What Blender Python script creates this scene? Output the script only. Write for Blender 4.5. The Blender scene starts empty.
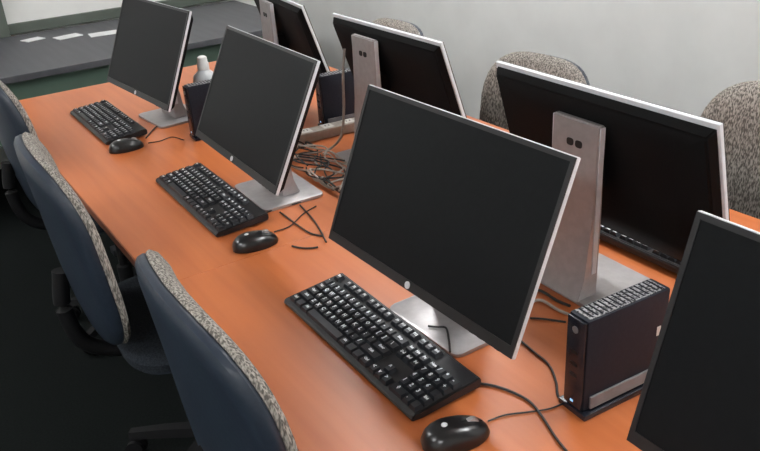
import bpy, bmesh, math, random
from mathutils import Vector, Matrix
random.seed(7)
SC = bpy.context.scene
COL = SC.collection
TZ = 0.74                      # table top height
# ------------------------------------------------------------------ camera, world, exposure
W_, H_, F_ = 760, 451, 787.59
CAM = Vector((1.40973, -0.37189, 0.82561 + TZ))
RI = Vector((0.55229416, 0.83152502, -0.05947515))
UP = Vector((-0.33326645, 0.28562129, 0.89852877))
FW = Vector((-0.76413653, 0.47643112, -0.43486637))
cd = bpy.data.cameras.new('camera'); cam = bpy.data.objects.new('camera', cd); COL.objects.link(cam)
cd.sensor_width = 36.0; cd.lens = F_ * 36.0 / W_; cd.clip_start = 0.02
m = Matrix.Identity(4)
for i in range(3):
    m[i][0], m[i][1], m[i][2], m[i][3] = RI[i], UP[i], -FW[i], CAM[i]
cam.matrix_world = m
SC.camera = cam
wd = bpy.data.worlds.new('world'); SC.world = wd; wd.use_nodes = True
wd.node_tree.nodes['Background'].inputs[0].default_value = (0.75, 0.8, 0.9, 1)
wd.node_tree.nodes['Background'].inputs[1].default_value = 0.25
SC.view_settings.view_transform = 'Standard'; SC.view_settings.look = 'None'
SC.view_settings.gamma = 1.0; SC.view_settings.use_curve_mapping = False
SC.view_settings.exposure = 0.0
LAMP_POWER = 37.0

def on_z(x, y, z):             # photo pixel -> point at height z above the table top
    d = FW * F_ + RI * (x - W_ / 2) - UP * (y - H_ / 2)
    t = (z + TZ - CAM.z) / d.z
    return CAM + d * t

# ------------------------------------------------------------------ materials
def srgb(r, g, b):
    f = lambda c: (c / 255) / 12.92 if c / 255 <= 0.04045 else ((c / 255 + 0.055) / 1.055) ** 2.4
    return (f(r), f(g), f(b), 1)
MATS = {}
def mat(name, col, rough=0.5, metal=0.0, spec=0.5, col2=None, scale=(40, 40, 40), detail=3, lo=0.35, hi=0.65, bump=0.0, emit=0.0, coat=0.0, kind='noise', rvar=0.0):
    mt = bpy.data.materials.new(name); mt.use_nodes = True
    nt = mt.node_tree; b = nt.nodes['Principled BSDF']
    b.inputs['Base Color'].default_value = col
    b.inputs['Roughness'].default_value = rough; b.inputs['Metallic'].default_value = metal
    b.inputs['Specular IOR Level'].default_value = spec
    if coat: b.inputs['Coat Weight'].default_value = coat; b.inputs['Coat Roughness'].default_value = 0.12
    if emit:
        b.inputs['Emission Color'].default_value = col; b.inputs['Emission Strength'].default_value = emit
    if col2 or bump:
        tc = nt.nodes.new('ShaderNodeTexCoord'); mp = nt.nodes.new('ShaderNodeMapping')
        mp.inputs['Scale'].default_value = scale
        nt.links.new(tc.outputs['Object'], mp.inputs['Vector'])
        if kind == 'noise':
            n = nt.nodes.new('ShaderNodeTexNoise'); n.inputs['Scale'].default_value = 1.0; n.inputs['Detail'].default_value = detail
            out = n.outputs['Fac']
        else:
            n = nt.nodes.new('ShaderNodeTexVoronoi'); n.inputs['Scale'].default_value = 1.0
            out = n.outputs['Distance']
        nt.links.new(mp.outputs[0], n.inputs['Vector'])
        if col2:
            r = nt.nodes.new('ShaderNodeValToRGB')
            r.color_ramp.elements[0].position = lo; r.color_ramp.elements[0].color = col
            r.color_ramp.elements[1].position = hi; r.color_ramp.elements[1].color = col2
            nt.links.new(out, r.inputs[0]); nt.links.new(r.outputs[0], b.inputs['Base Color'])
        if bump:
            bp = nt.nodes.new('ShaderNodeBump'); bp.inputs['Strength'].default_value = bump; bp.inputs['Distance'].default_value = 0.002
            nt.links.new(out, bp.inputs['Height']); nt.links.new(bp.outputs[0], b.inputs['Normal'])
    MATS[name] = mt
    return mt
mat('wall_paint', srgb(231, 231, 228), 0.85, col2=srgb(226, 226, 223), scale=(6, 6, 6), bump=0.05)
mat('ceiling_paint', srgb(225, 224, 220), 0.9, col2=srgb(218, 217, 212), scale=(30, 30, 30), bump=0.2)
mat('carpet', srgb(15, 18, 18), 0.95, col2=srgb(23, 27, 26), scale=(160, 160, 160), bump=0.6, spec=0.1)
mat('skirting', srgb(84, 92, 84), 0.6, col2=srgb(90, 98, 90), scale=(10, 10, 10))
mat('wood', srgb(190, 108, 60), 0.33, col2=srgb(177, 95, 50), scale=(2.2, 38, 38), detail=6, lo=0.3, hi=0.75, spec=0.5, bump=0.02)
mat('wood_edge', srgb(150, 88, 60), 0.5, col2=srgb(132, 76, 50), scale=(4, 60, 60))
mat('steel_dark', srgb(40, 42, 46), 0.5, 0.3, col2=srgb(46, 48, 52), scale=(30, 30, 30))
mat('desk_grey', srgb(78, 79, 83), 0.5, col2=srgb(70, 71, 75), scale=(3, 30, 30))
mat('desk_panel', srgb(96, 120, 106), 0.6, col2=srgb(90, 112, 99), scale=(8, 8, 8))
mat('silver', srgb(176, 172, 172), 0.38, 0.55, col2=srgb(168, 164, 164), scale=(60, 60, 60))
mat('silver_edge', srgb(222, 224, 228), 0.4, 0.0, col2=srgb(214, 216, 220), scale=(60, 60, 60))
mat('black_plastic', srgb(16, 16, 18), 0.6, spec=0.25, col2=srgb(20, 20, 22), scale=(200, 200, 200), bump=0.1)
mat('back_black', srgb(13, 13, 14), 0.6, col2=srgb(17, 17, 18), scale=(300, 300, 300), bump=0.1, spec=0.12)
mat('screen', srgb(20, 22, 24), 0.45, col2=srgb(22, 24, 26), scale=(90, 90, 90), spec=0.11)
mat('bezel', srgb(24, 24, 26), 0.42, col2=srgb(28, 28, 30), scale=(90, 90, 90))
mat('key_black', srgb(30, 32, 37), 0.45, col2=srgb(36, 38, 43), scale=(300, 300, 300), spec=0.5)
mat('keyboard_body', srgb(20, 20, 23), 0.45, col2=srgb(25, 25, 28), scale=(200, 200, 200))
mat('legend_white', srgb(225, 228, 232), 0.6, col2=srgb(215, 218, 222), scale=(300, 300, 300))
mat('mouse_black', srgb(18, 18, 20), 0.28, col2=srgb(22, 22, 24), scale=(100, 100, 100), coat=0.3)
mat('pc_case', srgb(26, 29, 38), 0.5, spec=0.2, col2=srgb(30, 33, 42), scale=(160, 160, 160), bump=0.08)
mat('pc_front', srgb(24, 26, 34), 0.25, col2=srgb(28, 30, 38), scale=(80, 80, 80))
mat('pc_vent', srgb(18, 18, 20), 0.5, col2=srgb(150, 150, 152), scale=(230, 230, 230), kind='voronoi', lo=0.35, hi=0.6)
mat('foot_grey', srgb(122, 120, 122), 0.45, 0.2, col2=srgb(112, 110, 112), scale=(60, 60, 60))
mat('led_blue', srgb(150, 190, 230), 0.3, emit=0.8)
mat('cable_black', srgb(24, 22, 22), 0.5, col2=srgb(30, 28, 28), scale=(90, 90, 90))
mat('cable_grey', srgb(168, 158, 148), 0.5, col2=srgb(158, 148, 138), scale=(90, 90, 90))
mat('plug_white', srgb(216, 212, 206), 0.45, col2=srgb(206, 202, 196), scale=(60, 60, 60))
mat('bottle_white', srgb(205, 208, 210), 0.35, col2=srgb(198, 201, 203), scale=(40, 40, 40))
mat('cap_white', srgb(235, 235, 233), 0.4, col2=srgb(228, 228, 226), scale=(40, 40, 40))
mat('paper', srgb(225, 226, 226), 0.8, col2=srgb(216, 217, 217), scale=(20, 20, 20))
mat('shell_navy', srgb(37, 46, 58), 0.38, col2=srgb(42, 51, 63), scale=(120, 120, 120), bump=0.1)
mat('tweed', srgb(98, 94, 89), 0.95, col2=srgb(172, 166, 158), scale=(300, 300, 90), detail=1, lo=0.4, hi=0.62, bump=0.5, spec=0.15)
mat('seat_fabric', srgb(32, 36, 42), 0.95, col2=srgb(52, 57, 63), scale=(260, 260, 260), detail=1, bump=0.4, spec=0.15)
mat('diffuser', (0.98, 0.99, 1.0, 1), 0.6, emit=LAMP_POWER)
mat('lamp_body', srgb(215, 215, 212), 0.5, col2=srgb(208, 208, 205), scale=(20, 20, 20))
mat('lens_hole', srgb(8, 8, 9), 0.6, col2=srgb(10, 10, 11), scale=(20, 20, 20))

# ------------------------------------------------------------------ mesh helpers
def obj(name, bm, material, parent=None, smooth=False):
    me = bpy.data.meshes.new(name)
    bmesh.ops.recalc_face_normals(bm, faces=bm.faces[:])
    bm.to_mesh(me); bm.free()
    me.materials.append(MATS[material])
    if smooth:
        for p in me.polygons: p.use_smooth = True
        try: me.set_sharp_from_angle(angle=math.radians(40))
        except Exception: pass
    o = bpy.data.objects.new(name, me); COL.objects.link(o)
    if parent: o.parent = parent
    return o
def tag(o, label=None, cat=None, group=None, kind=None):
    for k, v in (('label', label), ('category', cat), ('group', group), ('kind', kind)):
        if v: o[k] = v
    return o
def thing(name, label, cat, loc=(0, 0, 0), rz=0.0, group=None):
    o = bpy.data.objects.new(name, None); COL.objects.link(o)
    o.location = loc; o.rotation_euler = (0, 0, rz); o.empty_display_size = 0.05
    return tag(o, label, cat, group)
def box(bm, x0, x1, y0, y1, z0, z1, bev=0.0, seg=2, M=None):
    r = bmesh.ops.create_cube(bm, size=1.0)
    vs = r['verts']
    for v in vs:
        v.co = Vector((x0 + (v.co.x + .5) * (x1 - x0), y0 + (v.co.y + .5) * (y1 - y0), z0 + (v.co.z + .5) * (z1 - z0)))
    if bev:
        es = list({e for v in vs for e in v.link_edges})
        r = bmesh.ops.bevel(bm, geom=es, offset=bev, segments=seg, affect='EDGES', profile=0.6)
        vs = [v for v in r['verts']]
    if M is not None:
        allv = {v for v in vs}
        for v in allv: v.co = M @ v.co
    return bm
def BM(): return bmesh.new()
def bx(*a, **k): return box(BM(), *a, **k)
def prism(bm, pts, z0, z1, bev=0.0, seg=2, M=None):
    lo = [bm.verts.new((p[0], p[1], z0)) for p in pts]
    hi = [bm.verts.new((p[0], p[1], z1)) for p in pts]
    n = len(pts)
    fs = [bm.faces.new(hi), bm.faces.new(lo[::-1])]
    for i in range(n): bm.faces.new((lo[i], lo[(i + 1) % n], hi[(i + 1) % n], hi[i]))
    vs = lo + hi
    if bev:
        es = [e for f in fs for e in f.edges]
        r = bmesh.ops.bevel(bm, geom=es, offset=bev, segments=seg, affect='EDGES', profile=0.6)
        vs = list({v for v in r['verts']} | {v for v in vs if v.is_valid})
    if M is not None:
        for v in vs: v.co = M @ v.co
    return bm
def rrect(w, h, r, n=5, cx=0, cy=0):
    out = []
    for (sx, sy, a0) in ((1, 1, 0), (-1, 1, 90), (-1, -1, 180), (1, -1, 270)):
        for k in range(n + 1):
            a = math.radians(a0 + 90 * k / n)
            out.append((cx + sx * (w / 2 - r) + r * math.cos(a), cy + sy * (h / 2 - r) + r * math.sin(a)))
    return out
def lathe(bm, prof, n=20, M=None):
    rings = []
    for r, z in prof:
        if r < 1e-6: rings.append([bm.verts.new((0, 0, z))])
        else: rings.append([bm.verts.new((r * math.cos(2 * math.pi * k / n), r * math.sin(2 * math.pi * k / n), z)) for k in range(n)])
    for a, b in zip(rings, rings[1:]):
        for k in range(n):
            k2 = (k + 1) % n
            if len(a) == 1 and len(b) == 1: continue
            if len(a) == 1: bm.faces.new((a[0], b[k], b[k2]))
            elif len(b) == 1: bm.faces.new((a[k], a[k2], b[0]))
            else: bm.faces.new((a[k], a[k2], b[k2], b[k]))
    if len(rings[0]) > 1: bm.faces.new(rings[0][::-1])
    if len(rings[-1]) > 1: bm.faces.new(rings[-1])
    if M is not None:
        for ring in rings:
            for v in ring: v.co = M @ v.co
    return bm
def spline(pts, sub=6):
    P = [Vector(p) for p in pts]
    if len(P) < 3: return P
    P = [P[0] * 2 - P[1]] + P + [P[-1] * 2 - P[-2]]
    out = []
    for i in range(1, len(P) - 2):
        a, b, c, d = P[i - 1:i + 3]
        for k in range(sub):
            t = k / sub
            out.append(0.5 * ((2 * b) + (c - a) * t + (2 * a - 5 * b + 4 * c - d) * t * t + (3 * b - a - 3 * c + d) * t ** 3))
    out.append(P[-2]); return out
def tube(bm, pts, r, n=6, sub=6):
    P = spline(pts, sub); prev = None
    up = Vector((0, 0, 1)); rings = []
    for i, p in enumerate(P):
        t = (P[min(i + 1, len(P) - 1)] - P[max(i - 1, 0)]).normalized()
        s = t.cross(up)
        if s.length < 1e-3: s = t.cross(Vector((1, 0, 0)))
        s.normalize(); q = s.cross(t)
        rings.append([bm.verts.new(p + s * r * math.cos(2 * math.pi * k / n) + q * r * math.sin(2 * math.pi * k / n)) for k in range(n)])
    for a, b in zip(rings, rings[1:]):
        for k in range(n): bm.faces.new((a[k], a[(k + 1) % n], b[(k + 1) % n], b[k]))
    bm.faces.new(rings[0][::-1]); bm.faces.new(rings[-1])
    return bm
def pillow(bm, outline, rings, f):
    """outline: unit shape points (u, v); rings: (inset scale, depth) from one centre to the other; f maps (u, v, d) to a point"""
    n = len(outline); R = []
    for s, d in rings:
        if s < 1e-6: R.append([bm.verts.new(f(0, 0, d))])
        else: R.append([bm.verts.new(f(u * s, v * s, d)) for u, v in outline])
    for a, b in zip(R, R[1:]):
        for k in range(n):
            k2 = (k + 1) % n
            if len(a) == 1: bm.faces.new((a[0], b[k], b[k2]))
            elif len(b) == 1: bm.faces.new((a[k], a[k2], b[0]))
            else: bm.faces.new((a[k], a[k2], b[k2], b[k]))
    return bm

# ------------------------------------------------------------------ the room
X0, X1, Y0, Y1, ZC = -3.42, 4.2, -3.2, 2.12, 2.75
def struct(name, bm, m_, label=None):
    o = obj(name, bm, m_); o['kind'] = 'structure'
    if label: o['label'] = label
    return o
struct('floor', bx(X0 - .1, X1 + .1, Y0 - .1, Y1 + .1, -.1, 0), 'carpet', 'dark green-grey carpeted floor of the computer room')
struct('ceiling', bx(X0 - .1, X1 + .1, Y0 - .1, Y1 + .1, ZC, ZC + .1), 'ceiling_paint', 'white ceiling of the computer room')
struct('wall_back', bx(X0 - .1, X1 + .1, Y1, Y1 + .1, 0, ZC), 'wall_paint', 'cream painted wall behind the grey tweed chairs')
struct('wall_left', bx(X0 - .1, X0, Y0, Y1, 0, ZC), 'wall_paint', 'white painted wall behind the grey side desk')
struct('wall_front', bx(X0 - .1, X1 + .1, Y0 - .1, Y0, 0, ZC), 'wall_paint', 'cream painted wall on the user side')
struct('wall_right', bx(X1, X1 + .1, Y0, Y1, 0, ZC), 'wall_paint', 'cream painted wall at the near end')
struct('baseboard_back', bx(X0, X1, Y1 - .012, Y1, 0, .1, bev=.003), 'skirting', 'grey-green skirting board')
# grey-green cable trunking just above the far desk and a door frame post at its end
struct('trim_1', bx(X0, X0 + .03, .30, Y1, TZ + .0, TZ + .055, bev=.004), 'skirting', 'grey-green trunking along the white wall')
struct('trim_2', bx(X0, X0 + .06, .16, .30, 0, ZC, bev=.005), 'skirting', 'dark grey-green upright beside the white wall')

# ------------------------------------------------------------------ ceiling lamps
def lamp(x, y, rz, label):
    t = thing('ceiling_light', label, 'light', (x, y, ZC), rz, 'fluorescent fittings on the ceiling')
    b = BM(); box(b, -.62, .62, -.16, .16, -.05, 0, bev=.008); obj('housing', b, 'lamp_body', t)
    b = BM(); box(b, -.58, .58, -.13, .13, -.062, -.0505, bev=.004); obj('diffuser', b, 'diffuser', t)
LL = 'white fluorescent light fitting on the ceiling'
for x, y in ((-1.3, 1.5), (1.0, 1.5), (3.4, 1.5), (-2.5, -1.4), (0.1, -1.9), (2.5, -1.9)): lamp(x, y, 0, LL)

# ------------------------------------------------------------------ tables
def table(x0, x1, label):
    xc = (x0 + x1) / 2; w = x1 - x0 - .0008
    t = thing('computer_table', label, 'table', (xc, .61, 0), 0, 'long tables pushed end to end')
    obj('table_top', bx(-w / 2, w / 2, -.609, .609, TZ - .025, TZ, bev=.001), 'wood', t)
    b = BM(); box(b, -w / 2 + .004, w / 2 - .004, -.6115, -.6085, TZ - .0235, TZ - .0015)
    e = obj('edge_band', b, 'wood_edge', t); e['label'] = 'dull brown edge band'
    for s in (-1, 1):
        xx = s * (w / 2 - .06)
        obj('leg', bx(xx - .02, xx + .02, -.2, .2, .03, TZ - .0255, bev=.003), 'steel_dark', t)
        obj('foot', bx(xx - .03, xx + .03, -.34, .34, .001, .031, bev=.004), 'steel_dark', t)
    obj('modesty_panel', bx(-w / 2 + .082, w / 2 - .082, -.01, .01, .25, TZ - .0255), 'steel_dark', t)
table(-1.93, -.1, 'orange wood-grain table standing next to the grey side desk')
table(-.1, 1.73, 'orange wood-grain table carrying the box-shaped computer and the large keyboard')

# ------------------------------------------------------------------ grey desk along the far wall
t = thing('side_desk', 'long grey desk against the white wall', 'desk', (-2.86, .85, 0))
obj('desk_top', bx(-.49, .49, -1.2, .78, TZ - .03, TZ, bev=.003), 'desk_grey', t)
obj('modesty_panel', bx(.40, .42, -1.12, .7, .42, TZ - .031), 'desk_panel', t)
for yy in (-1.17, .73):
    obj('side_panel', bx(-.47, .43, yy - .012, yy + .012, 0.001, TZ - .031), 'steel_dark', t)
for (px, py, w, h, rz, lb) in ((68, 37, .09, .13, .2, 'white paper sheet lying on the grey desk beside the smaller slip'), (104, 34, .1, .15, -.1, 'white paper sheet on the grey desk behind the far screen'), (33, 40, .08, .1, .3, 'small white paper slip near the end of the grey desk')):
    p = on_z(px, py, 0)
    o = obj('paper_sheet', bx(-w / 2, w / 2, -h / 2, h / 2, 0, .004, bev=.001), 'paper')
    o.location = (max(p.x, -3.2), p.y, TZ + .0005); o.rotation_euler.z = rz
    tag(o, lb, 'paper', 'papers on the grey desk')

# ------------------------------------------------------------------ monitors
MW, MH = .535, .317
def monitor(x, y, yaw, tilt, b, label, cx=-.02, by=.125, dy=0.0):
    """origin on the table under the bottom edge of the screen face; the screen looks along local -Y"""
    t = thing('monitor', label, 'monitor', (x, y, TZ), yaw, 'flat screens on the tables')
    # base plate and column
    bmx = BM(); prism(bmx, rrect(.215, .175, .018, 5, cx, by), .0008, .0085, bev=.002)
    obj('base', bmx, 'silver', t, True)
    bmx = BM()
    ch = min(.376, b + (.114 + dy - .036 / math.cos(tilt)) / math.tan(tilt) + .033)      # column stops short of the leaning back
    pts = [(p_ + dy, q_) for p_, q_ in [(.112, .0087), (.165, .0087), (.146, .05), (.136, ch * .5), (.132, ch), (.118, ch), (.114, ch * .5)]]
    n = len(pts); hw = .059
    A = [bmx.verts.new((cx - hw, p[0], p[1])) for p in pts]; B = [bmx.verts.new((cx + hw, p[0], p[1])) for p in pts]
    bmx.faces.new(A); bmx.faces.new(B[::-1])
    for i in range(n): bmx.faces.new((A[i], B[i], B[(i + 1) % n], A[(i + 1) % n]))
    bmesh.ops.bevel(bmx, geom=bmx.edges[:], offset=.0025, segments=2, affect='EDGES')
    col = obj('column', bmx, 'silver', t, True)
    for s in (-1, 1):
        xx = cx + s * (hw + .0005)
        obj('column_edge', bx(xx - .0014, xx + .0014, .1195 + dy, .1305 + dy, .06, ch - .003), 'silver_edge', col)
    for s in (-1, 1):
        bmx = BM(); prism(bmx, rrect(.017, .014, .005, 3, cx + s * .011, ch - .045), -.0015, .0015, M=Matrix.Translation((0, .1325 + dy, 0)) @ Matrix.Rotation(math.radians(90), 4, 'X') )
        obj('cable_hole', bmx, 'lens_hole', col)
    # tilting head
    R = Matrix.Translation((0, 0, b)) @ Matrix.Rotation(-tilt, 4, 'X')
    # frame
    bmx = BM()
    box(bmx, -MW / 2, MW / 2, .0015, .0095, 0, MH, bev=.002, M=R)
    fr = obj('frame', bmx, 'silver_edge', t, True); fr['label'] = 'silver rim'
    # back cover, domed in two steps
    bmx = BM()
    q = [(-MW / 2 + .003, .0097, .003, MH - .006), (-MW / 2 + .014, .026, .014, MH - .02), (-MW / 2 + .09, .032, .06, MH - .075)]
    rings = []
    for xa, yy, za, zb in q:
        rings.append([bmx.verts.new(R @ Vector(v)) for v in ((xa, yy, za), (-xa, yy, za), (-xa, yy, zb), (xa, yy, zb))])
    for a, c in zip(rings, rings[1:]):
        for k in range(4): bmx.faces.new((a[k], a[(k + 1) % 4], c[(k + 1) % 4], c[k]))
    bmx.faces.new(rings[0][::-1]); bmx.faces.new(rings[-1])
    bmesh.ops.bevel(bmx, geom=[e for e in bmx.edges], offset=.003, segments=2, affect='EDGES')
    bc = obj('back_cover', bmx, 'back_black', t, True)
    # vent slots along the lower back
    for k in range(15):
        xx = -.2 + k * .4 / 14
        obj('vent_slot', box(BM(), xx - .008, xx + .008, .0105, .0135, .006, .0095, M=R), 'lens_hole', bc)
    # bezel (four strips) and screen
    bw, bb = .009, .019
    bmx = BM()
    box(bmx, -MW / 2 + .0012, MW / 2 - .0012, -.001, .0022, .0012, bb, M=R)
    box(bmx, -MW / 2 + .0012, MW / 2 - .0012, -.001, .0022, MH - bw, MH - .0012, M=R)
    box(bmx, -MW / 2 + .0012, -MW / 2 + bw, -.001, .0022, bb, MH - bw, M=R)
    box(bmx, MW / 2 - bw, MW / 2 - .0012, -.001, .0022, bb, MH - bw, M=R)
    bz = obj('bezel', bmx, 'bezel', t)
    obj('screen', box(BM(), -MW / 2 + bw, MW / 2 - bw, .0002, .0024, bb, MH - bw, M=R), 'screen', t)
    bmx = BM(); lathe(bmx, [(.0068, 0), (.0068, .0012), (.006, .0016)], 18, M=R @ Matrix.Translation((0, -.001, .0098)) @ Matrix.Rotation(math.radians(90), 4, 'X'))
    lg = obj('emblem', bmx, 'silver_edge', bz); lg['label'] = 'round silver emblem'
    for k in range(4):
        xx = .17 + k * .02
        obj('button', box(BM(), xx - .005, xx + .005, .004, .009, -.0015, .0005, M=R), 'bezel', t)
    # hinge block between column and back
    c = R @ Vector((0, .040, MH * .5))
    hz = min(c.z, ch - .03)
    obj('hinge', bx(cx - .04, cx + .04, min(c.y - .012, .09), .1165 + dy, hz - .028, hz + .028, bev=.004), 'back_black', t)
    return t
monitor(-1.2327, .3347, .073, .4104, .1115, 'switched-off monitor with white bottle and small upright computer beside it')
monitor(-.3785, .3112, -.0363, .453, .1236, 'switched-off monitor with loose cables strewn behind and beside its base')
monitor(.4157, .2937, .0129, .3889, .1187, 'switched-off monitor behind the large keyboard with a round silver emblem on its lower bezel')
monitor(1.1621, .3017, -.0121, .2823, .1078, 'switched-off monitor standing right next to the upright computer with grey foot strip')
monitor(.467, .7742, math.pi - .0353, .275, .109, 'monitor seen from behind, its silver stand with two holes in full view', .012, .055, -.016)
monitor(-.3536, .88, math.pi - .0263, .3158, .0927, 'monitor seen from behind with a pale cable hanging beside its stand', .06, .11)
monitor(-1.06, .92, math.pi - .15, .3, .09, 'monitor seen from behind, standing next to a dark upright computer', .03)

# ------------------------------------------------------------------ keyboards
U = .0194
ROWS = []          # (centre x in units, row y in units, width, legend)
def build_layout():
    L = []
    def row(y, items, x=0.0):
        for it in items:
            if isinstance(it, (int, float)): x += it; continue
            s, w = it if isinstance(it, tuple) else (it, 1)
            L.append((x + w / 2, y, w, s)); x += w
    row(5.35, ['Esc', 1, 'F1', 'F2', 'F3', 'F4', .5, 'F5', 'F6', 'F7', 'F8', .5, 'F9', 'F10', 'F11', 'F12', .35, 'Prt', 'Scr', 'Brk'])
    row(4, list('`1234567890-=') + [('Bksp', 2), .35, 'Ins', 'Hm', 'Pu', .35, 'Num', '/', '*', '-'])
    row(3, [('Tab', 1.5)] + list('QWERTYUIOP[]') + [('\\', 1.5), .35, 'Del', 'End', 'Pd', .35, '7', '8', '9', '+'])
    row(2, [('Caps', 1.75)] + list("ASDFGHJKL;'") + [('Enter', 2.25), 3.7, '4', '5', '6', ''])
    row(1, [('Shift', 2.25)] + list('ZXCVBNM,./') + [('Shift', 2.75), 1.35, '^', 1.35, '1', '2', '3', 'Ent'])
    row(0, [('Ctrl', 1.25), ('', 1.25), ('Alt', 1.25), ('', 6.25), ('Alt', 1.25), ('', 1.25), ('', 1.25), ('Ctrl', 1.25), .35, '<', 'v', '>', .35, ('0', 2), '.', ''])
    return L
LAY = build_layout()
TOTW = 15 + .35 + 3 + .35 + 4
def key_bm(w, M=None):
    b = BM(); a = w * U / 2 - .0008; d = U / 2 - .0008; i = .0026; h = .0075
    lo = [b.verts.new(v) for v in ((-a, -d, 0), (a, -d, 0), (a, d, 0), (-a, d, 0))]
    hi = [b.verts.new(v) for v in ((-a + i, -d + i, h), (a - i, -d + i, h), (a - i, d - i * .6, h), (-a + i, d - i * .6, h))]
    b.faces.new(hi); b.faces.new(lo[::-1])
    for k in range(4): b.faces.new((lo[k], lo[(k + 1) % 4], hi[(k + 1) % 4], hi[k]))
    return b
SL = math.radians(5.5)
KM = Matrix.Translation((0, -.066, .0125)) @ Matrix.Rotation(SL, 4, 'X')     # key plane of the sloping deck
def key_pos(cx, ry): return KM @ Vector(((cx - TOTW / 2) * U + .003, .0075 + ry * U + U / 2 - .004, .0))
def legend_mesh():
    verts, faces = [], []
    cache = {}
    for cx, ry, w, s in LAY:
        if not s: continue
        if s not in cache:
            cu = bpy.data.curves.new('legend_text', 'FONT'); cu.body = s; cu.size = .0115 if len(s) == 1 else .0072
            cu.align_x = 'CENTER'; cu.align_y = 'CENTER'; cu.resolution_u = 1; cu.offset = .00035; cu.fill_mode = 'FRONT' if hasattr(cu, 'fill_mode') else cu.fill_mode
            o = bpy.data.objects.new('legend_text', cu); COL.objects.link(o)
            dg = bpy.context.evaluated_depsgraph_get(); me = bpy.data.meshes.new_from_object(o.evaluated_get(dg))
            cache[s] = ([v.co.copy() for v in me.vertices], [tuple(p.vertices) for p in me.polygons])
            bpy.data.objects.remove(o); bpy.data.curves.remove(cu); bpy.data.meshes.remove(me)
        V, Fc = cache[s]; o0 = len(verts)
        p = key_pos(cx, ry); n = KM.to_3x3()
        off = Vector((0 if len(s) > 1 else -.003, .002, .0077))
        verts += [p + n @ (v + off) for v in V]
        faces += [tuple(i + o0 for i in f) for f in Fc]
    me = bpy.data.meshes.new('legends'); me.from_pydata(verts, [], faces); me.materials.append(MATS['legend_white'])
    return me
LEG = legend_mesh()
KEYMESH = {}
JOINED = None
def keyboard(x, y, rz, label, single):
    global JOINED
    t = thing('keyboard', label, 'keyboard', (x, y, TZ + .0005), rz, 'black keyboards on the tables')
    b = BM(); L2 = .2275
    prof = [(-.07, .001), (-.0705, .008), (-.066, .0125), (.066, .0125 + .132 * math.tan(SL)), (.070, .022), (.070, .009), (.066, .006), (-.05, .001)]
    A = [b.verts.new((-L2, p[0], p[1])) for p in prof]; B = [b.verts.new((L2, p[0], p[1])) for p in prof]
    b.faces.new(A); b.faces.new(B[::-1])
    n = len(prof)
    for i in range(n): b.faces.new((A[i], B[i], B[(i + 1) % n], A[(i + 1) % n]))
    bmesh.ops.bevel(b, geom=b.edges[:], offset=.0018, segments=2, affect='EDGES')
    obj('body', b, 'keyboard_body', t, True)
    for s in (-1, 1): obj('foot', bx(s * .19 - .012, s * .19 + .012, .05, .062, 0, .0075, bev=.001), 'keyboard_body', t)
    if single:
        for cx, ry, w, s in LAY:
            if w not in KEYMESH:
                o = obj('key', key_bm(w), 'key_black', t); KEYMESH[w] = o.data
            else:
                o = bpy.data.objects.new('key', KEYMESH[w]); COL.objects.link(o); o.parent = t
            o.matrix_local = Matrix.Translation(key_pos(cx, ry)) @ Matrix.Rotation(SL, 4, 'X')
    else:
        if JOINED is None:
            b = BM()
            for cx, ry, w, s in LAY:
                kb_ = key_bm(w); Mx = Matrix.Translation(key_pos(cx, ry)) @ Matrix.Rotation(SL, 4, 'X')
                vm = {v: b.verts.new(Mx @ v.co) for v in kb_.verts}
                for f in kb_.faces: b.faces.new([vm[v] for v in f.verts])
                kb_.free()
            o = obj('keys', b, 'key_black', t); JOINED = o.data
        else:
            o = bpy.data.objects.new('keys', JOINED); COL.objects.link(o); o.parent = t
        o['kind'] = 'stuff'
    o = bpy.data.objects.new('legends', LEG); COL.objects.link(o); o.parent = t; o['kind'] = 'stuff'; o['label'] = 'white printed key legends'
    return t
keyboard(.3646, .2483, -.0149, 'large black keyboard before the monitor with the silver emblem', True)
keyboard(-.4648, .2665, -.0147, 'black keyboard lying between the two other keyboards of its row', False)
keyboard(-1.3438, .2497, .0031, 'black keyboard closest to the grey side desk', False)
keyboard(.47, .928, math.pi, 'black keyboard under the monitor whose back shows two stand holes', False)

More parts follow.
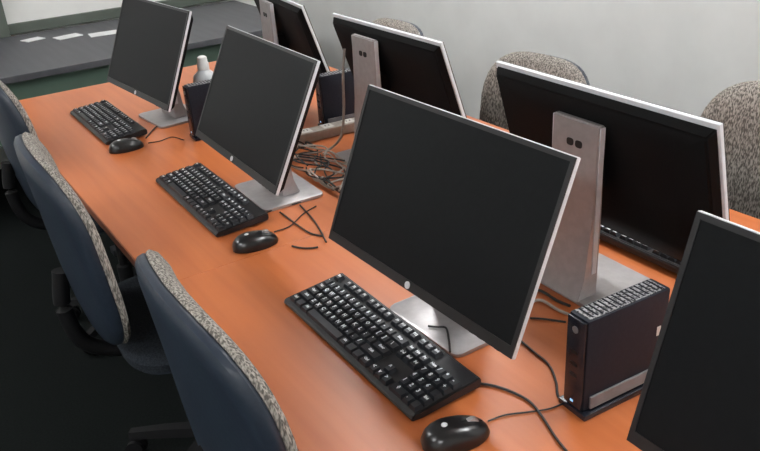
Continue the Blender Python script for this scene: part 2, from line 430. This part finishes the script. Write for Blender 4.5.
# ------------------------------------------------------------------ mice
def mouse(x, y, rz, label):
    t = thing('mouse', label, 'mouse', (x, y, TZ + .0005), rz, 'black mice on the tables')
    N, Mr = 20, 10
    b = BM(); rings = []
    for j in range(Mr + 1):
        v = j / Mr * math.pi / 2
        ring = []
        for k in range(N):
            a = 2 * math.pi * k / N
            ex = abs(math.cos(a)) ** .8 * (1 if math.cos(a) >= 0 else -1); ey = abs(math.sin(a)) ** .8 * (1 if math.sin(a) >= 0 else -1)
            s = math.cos(v) ** .62 if j < Mr else 0
            px = .031 * ex * s * (1 - .10 * ey * 1); py = .055 * ey * s
            pz = .004 + .031 * math.sin(v) * (1 - .012 * 0) - .12 * max(py + .01, 0) * math.sin(v)
            ring.append((px, py, pz))
        rings.append([b.verts.new(p) for p in ring] if j < Mr else [b.verts.new((0, 0, .0338))])
    for a_, c_ in zip(rings, rings[1:]):
        for k in range(N):
            k2 = (k + 1) % N
            if len(c_) == 1: b.faces.new((a_[k], a_[k2], c_[0]))
            else: b.faces.new((a_[k], a_[k2], c_[k2], c_[k]))
    b.faces.new(rings[0][::-1])
    obj('body', b, 'mouse_black', t, True)
    b = BM(); prism(b, [(.0305 * math.cos(2 * math.pi * k / 24), .0545 * math.sin(2 * math.pi * k / 24)) for k in range(24)], 0.0, .0038)
    obj('base', b, 'keyboard_body', t)
    b = BM(); lathe(b, [(.010, -.004), (.0115, -.003), (.0115, .003), (.010, .004)], 18, M=Matrix.Translation((0, .027, .0225)) @ Matrix.Rotation(math.radians(90), 4, 'Y'))
    w = obj('scroll_wheel', b, 'silver', t, True); w['label'] = 'grey scroll wheel'
    b = BM(); tube(b, [(0, .010, .0336), (0, .017, .0322), (0, .045, .0225)], .0007, 5)
    obj('button_seam', b, 'lens_hole', t)
    b = BM(); lathe(b, [(.005, 0), (.005, .0006), (.0045, .0008)], 16, M=Matrix.Translation((0, -.018, .0343)) @ Matrix.Rotation(.06, 4, 'X'))
    e = obj('emblem', b, 'silver_edge', t); e['label'] = 'small silver emblem'
    return t
mouse(.662, .205, -.25, 'black mouse beside the large keyboard, its thin cord running to the upright computer')
mouse(-.141, .25, -.1, 'black mouse beside the middle keyboard of the row, before the loose cables')
mouse(-1.034, .222, -.1, 'black mouse beside the keyboard closest to the grey side desk')

# ------------------------------------------------------------------ small upright computers
def mini_pc(x, y, rz, label):
    """origin at the middle of its foot; narrow front looks along -Y"""
    t = thing('mini_computer', label, 'computer', (x, y, TZ + .0005), rz, 'small upright computers on the tables')
    obj('case', bx(-.0205, .0205, -.083, .0885, .0105, .176, bev=.004), 'pc_case', t, True)
    f = obj('front_panel', bx(-.019, .019, -.0885, -.0835, .014, .174, bev=.003), 'pc_front', t, True)
    b = BM(); lathe(b, [(.006, 0), (.006, .0012), (.005, .0016)], 16, M=Matrix.Translation((0, -.0885, .155)) @ Matrix.Rotation(math.radians(90), 4, 'X'))
    obj('power_button', b, 'foot_grey', f)
    for z in (.07, .09, .112): obj('port', bx(-.007, .007, -.0893, -.0887, z, z + .006), 'lens_hole', f)
    obj('status_light', bx(-.003, .003, -.0893, -.0887, .022, .026), 'led_blue', f)
    v = obj('vent_panel', bx(-.0165, .0165, -.076, .08, .1755, .1772, bev=.0006), 'pc_vent', t); v['label'] = 'perforated vent strip with pale specks'
    for k in range(16):
        yy = -.07 + k * .0095
        obj('vent_rib', bx(-.015, .015, yy, yy + .0022, .1768, .1784), 'pc_case', v)
    ft = obj('stand_foot', bx(-.030, .030, -.0885, .0885, 0, .0105, bev=.002), 'pc_front', t, True)
    for s in (-1, 1):
        o = obj('foot_strip', bx(s * .0225 - .002, s * .0225 + .002, -.072, .06, .014, .036, bev=.0012), 'foot_grey', t); o['label'] = 'grey strip along the foot'
    obj('sticker', bx(.0206, .0212, .066, .074, .095, .112), 'plug_white', t)
    return t
mini_pc(.728, .477, -.06, 'dark upright computer with grey foot strip, in front of the silver stand with two holes')
mini_pc(-.972, .51, -.05, 'dark upright computer in front of the white bottle')
mini_pc(-.762, .875, -.1, 'dark upright computer on the opposite side of the table, behind the cable tangle')

# ------------------------------------------------------------------ bottle, power strip, adapter
t = thing('bottle', 'white plastic bottle with white cap behind an upright computer', 'bottle', (-1.09, .537, TZ + .0005))
b = BM(); lathe(b, [(.037, 0), (.04, .003), (.0405, .03), (.0405, .15), (.037, .168), (.022, .182), (.0165, .187), (.0165, .192)], 24); obj('body', b, 'bottle_white', t, True)
b = BM(); lathe(b, [(.0195, .188), (.0195, .208), (.017, .212), (.0155, .228), (.010, .232)], 20); obj('cap', b, 'cap_white', t, True)

p = on_z(318, 138, 0)
t = thing('power_strip', 'grey power strip with sockets among the cable tangle', 'power strip', (p.x, p.y, TZ + .0005), 1.5)
obj('body', bx(-.15, .15, -.025, .025, 0, .032, bev=.005), 'cable_grey', t, True)
for k in range(4):
    s = obj('socket', bx(-.115 + k * .075 - .018, -.115 + k * .075 + .018, -.018, .018, .0315, .0335, bev=.0008), 'plug_white', t)
    for sx in (-.006, .006): obj('slot', bx(-.115 + k * .075 + sx - .0015, -.115 + k * .075 + sx + .0015, -.004, .004, .0332, .0342), 'lens_hole', s)
p = on_z(350, 100, 0)
t = thing('power_adapter', 'small white plug adapter at the edge of the cable tangle', 'adapter', (p.x, p.y, TZ + .0005), .4)
obj('body', bx(-.03, .03, -.02, .02, 0, .028, bev=.004), 'plug_white', t, True)
obj('cord_end', tube(BM(), [(.03, 0, .012), (.05, .004, .008), (.075, .0, .004)], .003), 'plug_white', t)

# ------------------------------------------------------------------ cables
def cable(px, label, r=.0022, m_='cable_black', zs=None, group=None):
    pts = []
    for i, q in enumerate(px):
        z = r + .0012
        if zs and zs[i]: z = zs[i]
        v = on_z(q[0], q[1], z); pts.append(v)
    o = obj('cable', tube(BM(), pts, r, 6, 6), m_, None, True)
    tag(o, label, 'cable', group)
    return o
cable([(476, 383), (494, 386), (512, 392), (530, 402), (543, 418), (556, 438), (572, 458)], 'black cord curving from the large keyboard across the orange table', .0024)
cable([(488, 421), (505, 415), (528, 412), (548, 409), (562, 404)], 'thin black mouse cord running straight to the upright computer', .0014)
cable([(520, 340), (534, 352), (549, 365), (556, 382), (558, 396), (566, 404)], 'black cord bending down beside the upright computer foot', .0022)
cable([(428, 326), (437, 327), (446, 328), (449, 340), (450, 352)], 'short black cord lying over a silver monitor base', .002, zs=[.012] * 5)
cable([(530, 318), (545, 319), (566, 322)], 'straight black cord going behind the upright computer', .002)
cable([(520, 296), (538, 290), (556, 300), (570, 306)], 'black cord passing in front of the silver monitor base', .003)
cable([(524, 306), (540, 300), (558, 310), (568, 314)], 'pale grey cord passing in front of the silver monitor base', .003, 'cable_grey')
def tangle():                  # far too entwined to count: one object
    b = BM()
    def loops(n, mi, r, x0, x1, y0, y1, h):
        for k in range(n):
            cx = random.uniform(x0, x1); cy = random.uniform(y0, y1); a = random.uniform(0, 6.28)
            pts = []
            for j in range(random.randint(5, 8)):
                pts.append(Vector((cx, cy, TZ + r + .001 + random.random() * h)))
                a += random.uniform(-1.3, 1.3); q = random.uniform(.05, .11)
                cx = min(max(cx + math.cos(a) * q, x0), x1); cy = min(max(cy + math.sin(a) * q, y0), y1)
            old = set(b.faces); tube(b, pts, r, 6, 6)
            for f in b.faces:
                if f not in old: f.material_index = mi
    loops(17, 0, .0024, -.66, -.05, .55, .668, .022)
    loops(10, 1, .0026, -.66, -.22, .55, .668, .028)
    o = obj('cable_tangle', b, 'cable_black', None, True); o.data.materials.append(MATS['cable_grey'])
    tag(o, 'tangle of black and pale cords on the table behind the monitors', 'cables', kind='stuff')
tangle()
for px, lb in (([(258, 218), (270, 211), (284, 206), (298, 203), (312, 196)], 'black cord from the middle keyboard towards the tangle'),
               ([(274, 232), (290, 226), (303, 214), (316, 206)], 'thin black mouse cord from the middle mouse towards the tangle'),
               ([(292, 246), (302, 248), (312, 248), (318, 247)], 'short black cord end lying alone on the orange table'),
               ([(280, 212), (296, 224), (310, 233), (322, 236)], 'black cord crossing the cords beside the middle mouse'),
               ([(300, 205), (312, 218), (320, 230), (326, 242)], 'black cord leading under the monitor with the silver emblem'),
               ([(146, 138), (156, 127), (166, 124), (180, 122)], 'black cord from the far keyboard to the upright computer by the bottle'),
               ([(148, 143), (160, 141), (172, 137), (184, 140)], 'thin black mouse cord from the far mouse to the upright computer')):
    cable(px, lb, .0016 if 'thin' in lb else .0022)
# pale cable hanging from the back of a monitor
pts = [Vector((-.56, .775, TZ + .30)), Vector((-.555, .76, TZ + .22)), Vector((-.55, .75, TZ + .12)), Vector((-.55, .73, TZ + .04)), Vector((-.55, .67, TZ + .006))]
tag(obj('cable', tube(BM(), pts, .004, 8, 6), 'cable_grey', None, True), 'thick pale cable hanging behind a monitor down to the table', 'cable')

# ------------------------------------------------------------------ chairs
def sup(n, e):
    out = []
    for k in range(n):
        a = 2 * math.pi * k / n; c, s = math.cos(a), math.sin(a)
        out.append((abs(c) ** (2 / e) * (1 if c >= 0 else -1), abs(s) ** (2 / e) * (1 if s >= 0 else -1)))
    return out
def office_chair(dz):
    """origin on the floor under the column; the sitter looks along +Y"""
    t = thing('office_chair', 'x', 'chair')
    def backf(hw, hh, zc, y0):
        def f(u, v, d):
            z = zc + dz + v * hh; x = u * hw * (1 - .10 * (v - .2) ** 2 if v > .2 else 1)
            y = y0 + d - .10 * (z - dz - .72) - .28 * max(z - dz - .80, 0) ** 2 * 2 + .5 * x * x
            return (x, y, z)
        return f
    o = sup(44, 3.6)
    b = BM(); pillow(b, o, [(0, .022), (.4, .022), (.7, .021), (.88, .018), (.97, .01), (1, 0), (.99, -.006), (.9, -.008), (0, -.008)], backf(.24, .24, .735, -.24))
    obj('back_cushion', b, 'tweed', t, True)
    b = BM(); pillow(b, o, [(0, -.009), (.9, -.009), (.99, -.0065), (1, -.012), (.99, -.022), (.95, -.03), (.85, -.036), (.6, -.042), (.3, -.045), (0, -.046)], backf(.238, .238, .734, -.24))
    obj('back_shell', b, 'shell_navy', t, True)
    b = BM(); tube(b, [(0, -.285, .66 + dz), (0, -.30, .56 + dz), (0, -.27, .45 + dz), (0, -.16, .392 + dz), (0, -.04, .387 + dz)], .02, 10)
    obj('back_support', b, 'black_plastic', t, True)
    so = sup(40, 4.2)
    def sf(u, v, d): return (u * .235, v * .225 + .015, .455 + dz + d - (.02 * max(v - .5, 0)))
    b = BM(); pillow(b, so, [(0, .034), (.5, .034), (.8, .032), (.93, .024), (1, .004), (.99, -.018), (.9, -.022), (0, -.022)], sf)
    obj('seat_cushion', b, 'seat_fabric', t, True)
    b = BM(); pillow(b, so, [(0, -.024), (.92, -.024), (.95, -.03), (.85, -.045), (0, -.048)], sf)
    obj('seat_shell', b, 'shell_navy', t, True)
    obj('mechanism', bx(-.07, .07, -.1, .1, .365 + dz, .4065 + dz, bev=.008), 'black_plastic', t)
    b = BM(); tube(b, [(.07, .05, .385 + dz), (.15, .05, .38 + dz), (.21, .05, .375 + dz)], .006, 8); obj('lever', b, 'black_plastic', t)
    b = BM(); lathe(b, [(.027, .11), (.027, .23), (.016, .235), (.016, .365 + dz)], 18); obj('gas_column', b, 'black_plastic', t, True)
    b = BM(); lathe(b, [(.045, .075), (.048, .085), (.048, .11), (.03, .125)], 20); obj('hub', b, 'black_plastic', t, True)
    for k in range(5):
        a = math.radians(90 + 72 * k); M = Matrix.Rotation(a, 4, 'Z')
        b = BM()
        pts = [(.03, .09, .115, .024), (.15, .078, .104, .02), (.255, .068, .088, .016)]
        rr = []
        for (x, z0, z1, w) in pts: rr.append([b.verts.new(M @ Vector(v)) for v in ((x, -w, z0), (x, w, z0), (x, w * .7, z1), (x, -w * .7, z1))])
        for p_, q_ in zip(rr, rr[1:]):
            for i in range(4): b.faces.new((p_[i], p_[(i + 1) % 4], q_[(i + 1) % 4], q_[i]))
        b.faces.new(rr[0][::-1]); b.faces.new(rr[-1])
        lg = obj('leg', b, 'black_plastic', t)
        b = BM()
        for s in (-1, 1):
            lathe(b, [(.02, -.008), (.027, -.006), (.027, .006), (.02, .008)], 16, M=M @ Matrix.Translation((.245, s * .013, .028)) @ Matrix.Rotation(math.radians(90), 4, 'X'))
        obj('caster', b, 'black_plastic', lg, True)
    return t
def copy_tree(o, parent=None):
    c = o.copy(); COL.objects.link(c); c.parent = parent
    for ch in list(o.children): copy_tree(ch, c)
    return c
proto = office_chair(.05); proto_low = office_chair(-.055)
CH = [(.42, .17, -.03, 'dark blue shelled office chair tucked at the table before the largest keyboard', 'office chairs on the user side'),
      (-.37, .14, -.05, 'dark blue shelled office chair tucked in before the middle keyboard of the row', 'office chairs on the user side'),
      (-1.28, .185, .0, 'dark blue shelled office chair tucked in before the keyboard closest to the grey desk', 'office chairs on the user side'),
      (-.42, 1.17, math.pi + .04, 'grey tweed office chair between the two black monitor backs, against the cream wall', 'grey tweed chairs along the cream wall'),
      (.40, 1.21, math.pi, 'grey tweed office chair behind the monitor back with two stand holes', 'grey tweed chairs along the cream wall'),
      (-1.27, 1.17, math.pi, 'grey tweed office chair with only its top showing above a monitor back', 'grey tweed chairs along the cream wall')]
for i, (x, y, rz, lb, g) in enumerate(CH):
    c = proto if i == 0 else office_chair(.0) if i == 4 else proto_low if i == 3 else copy_tree(proto if i < 3 else proto_low)
    c.location = (x, y, 0); c.rotation_euler = (0, 0, rz); c['label'] = lb; c['group'] = g
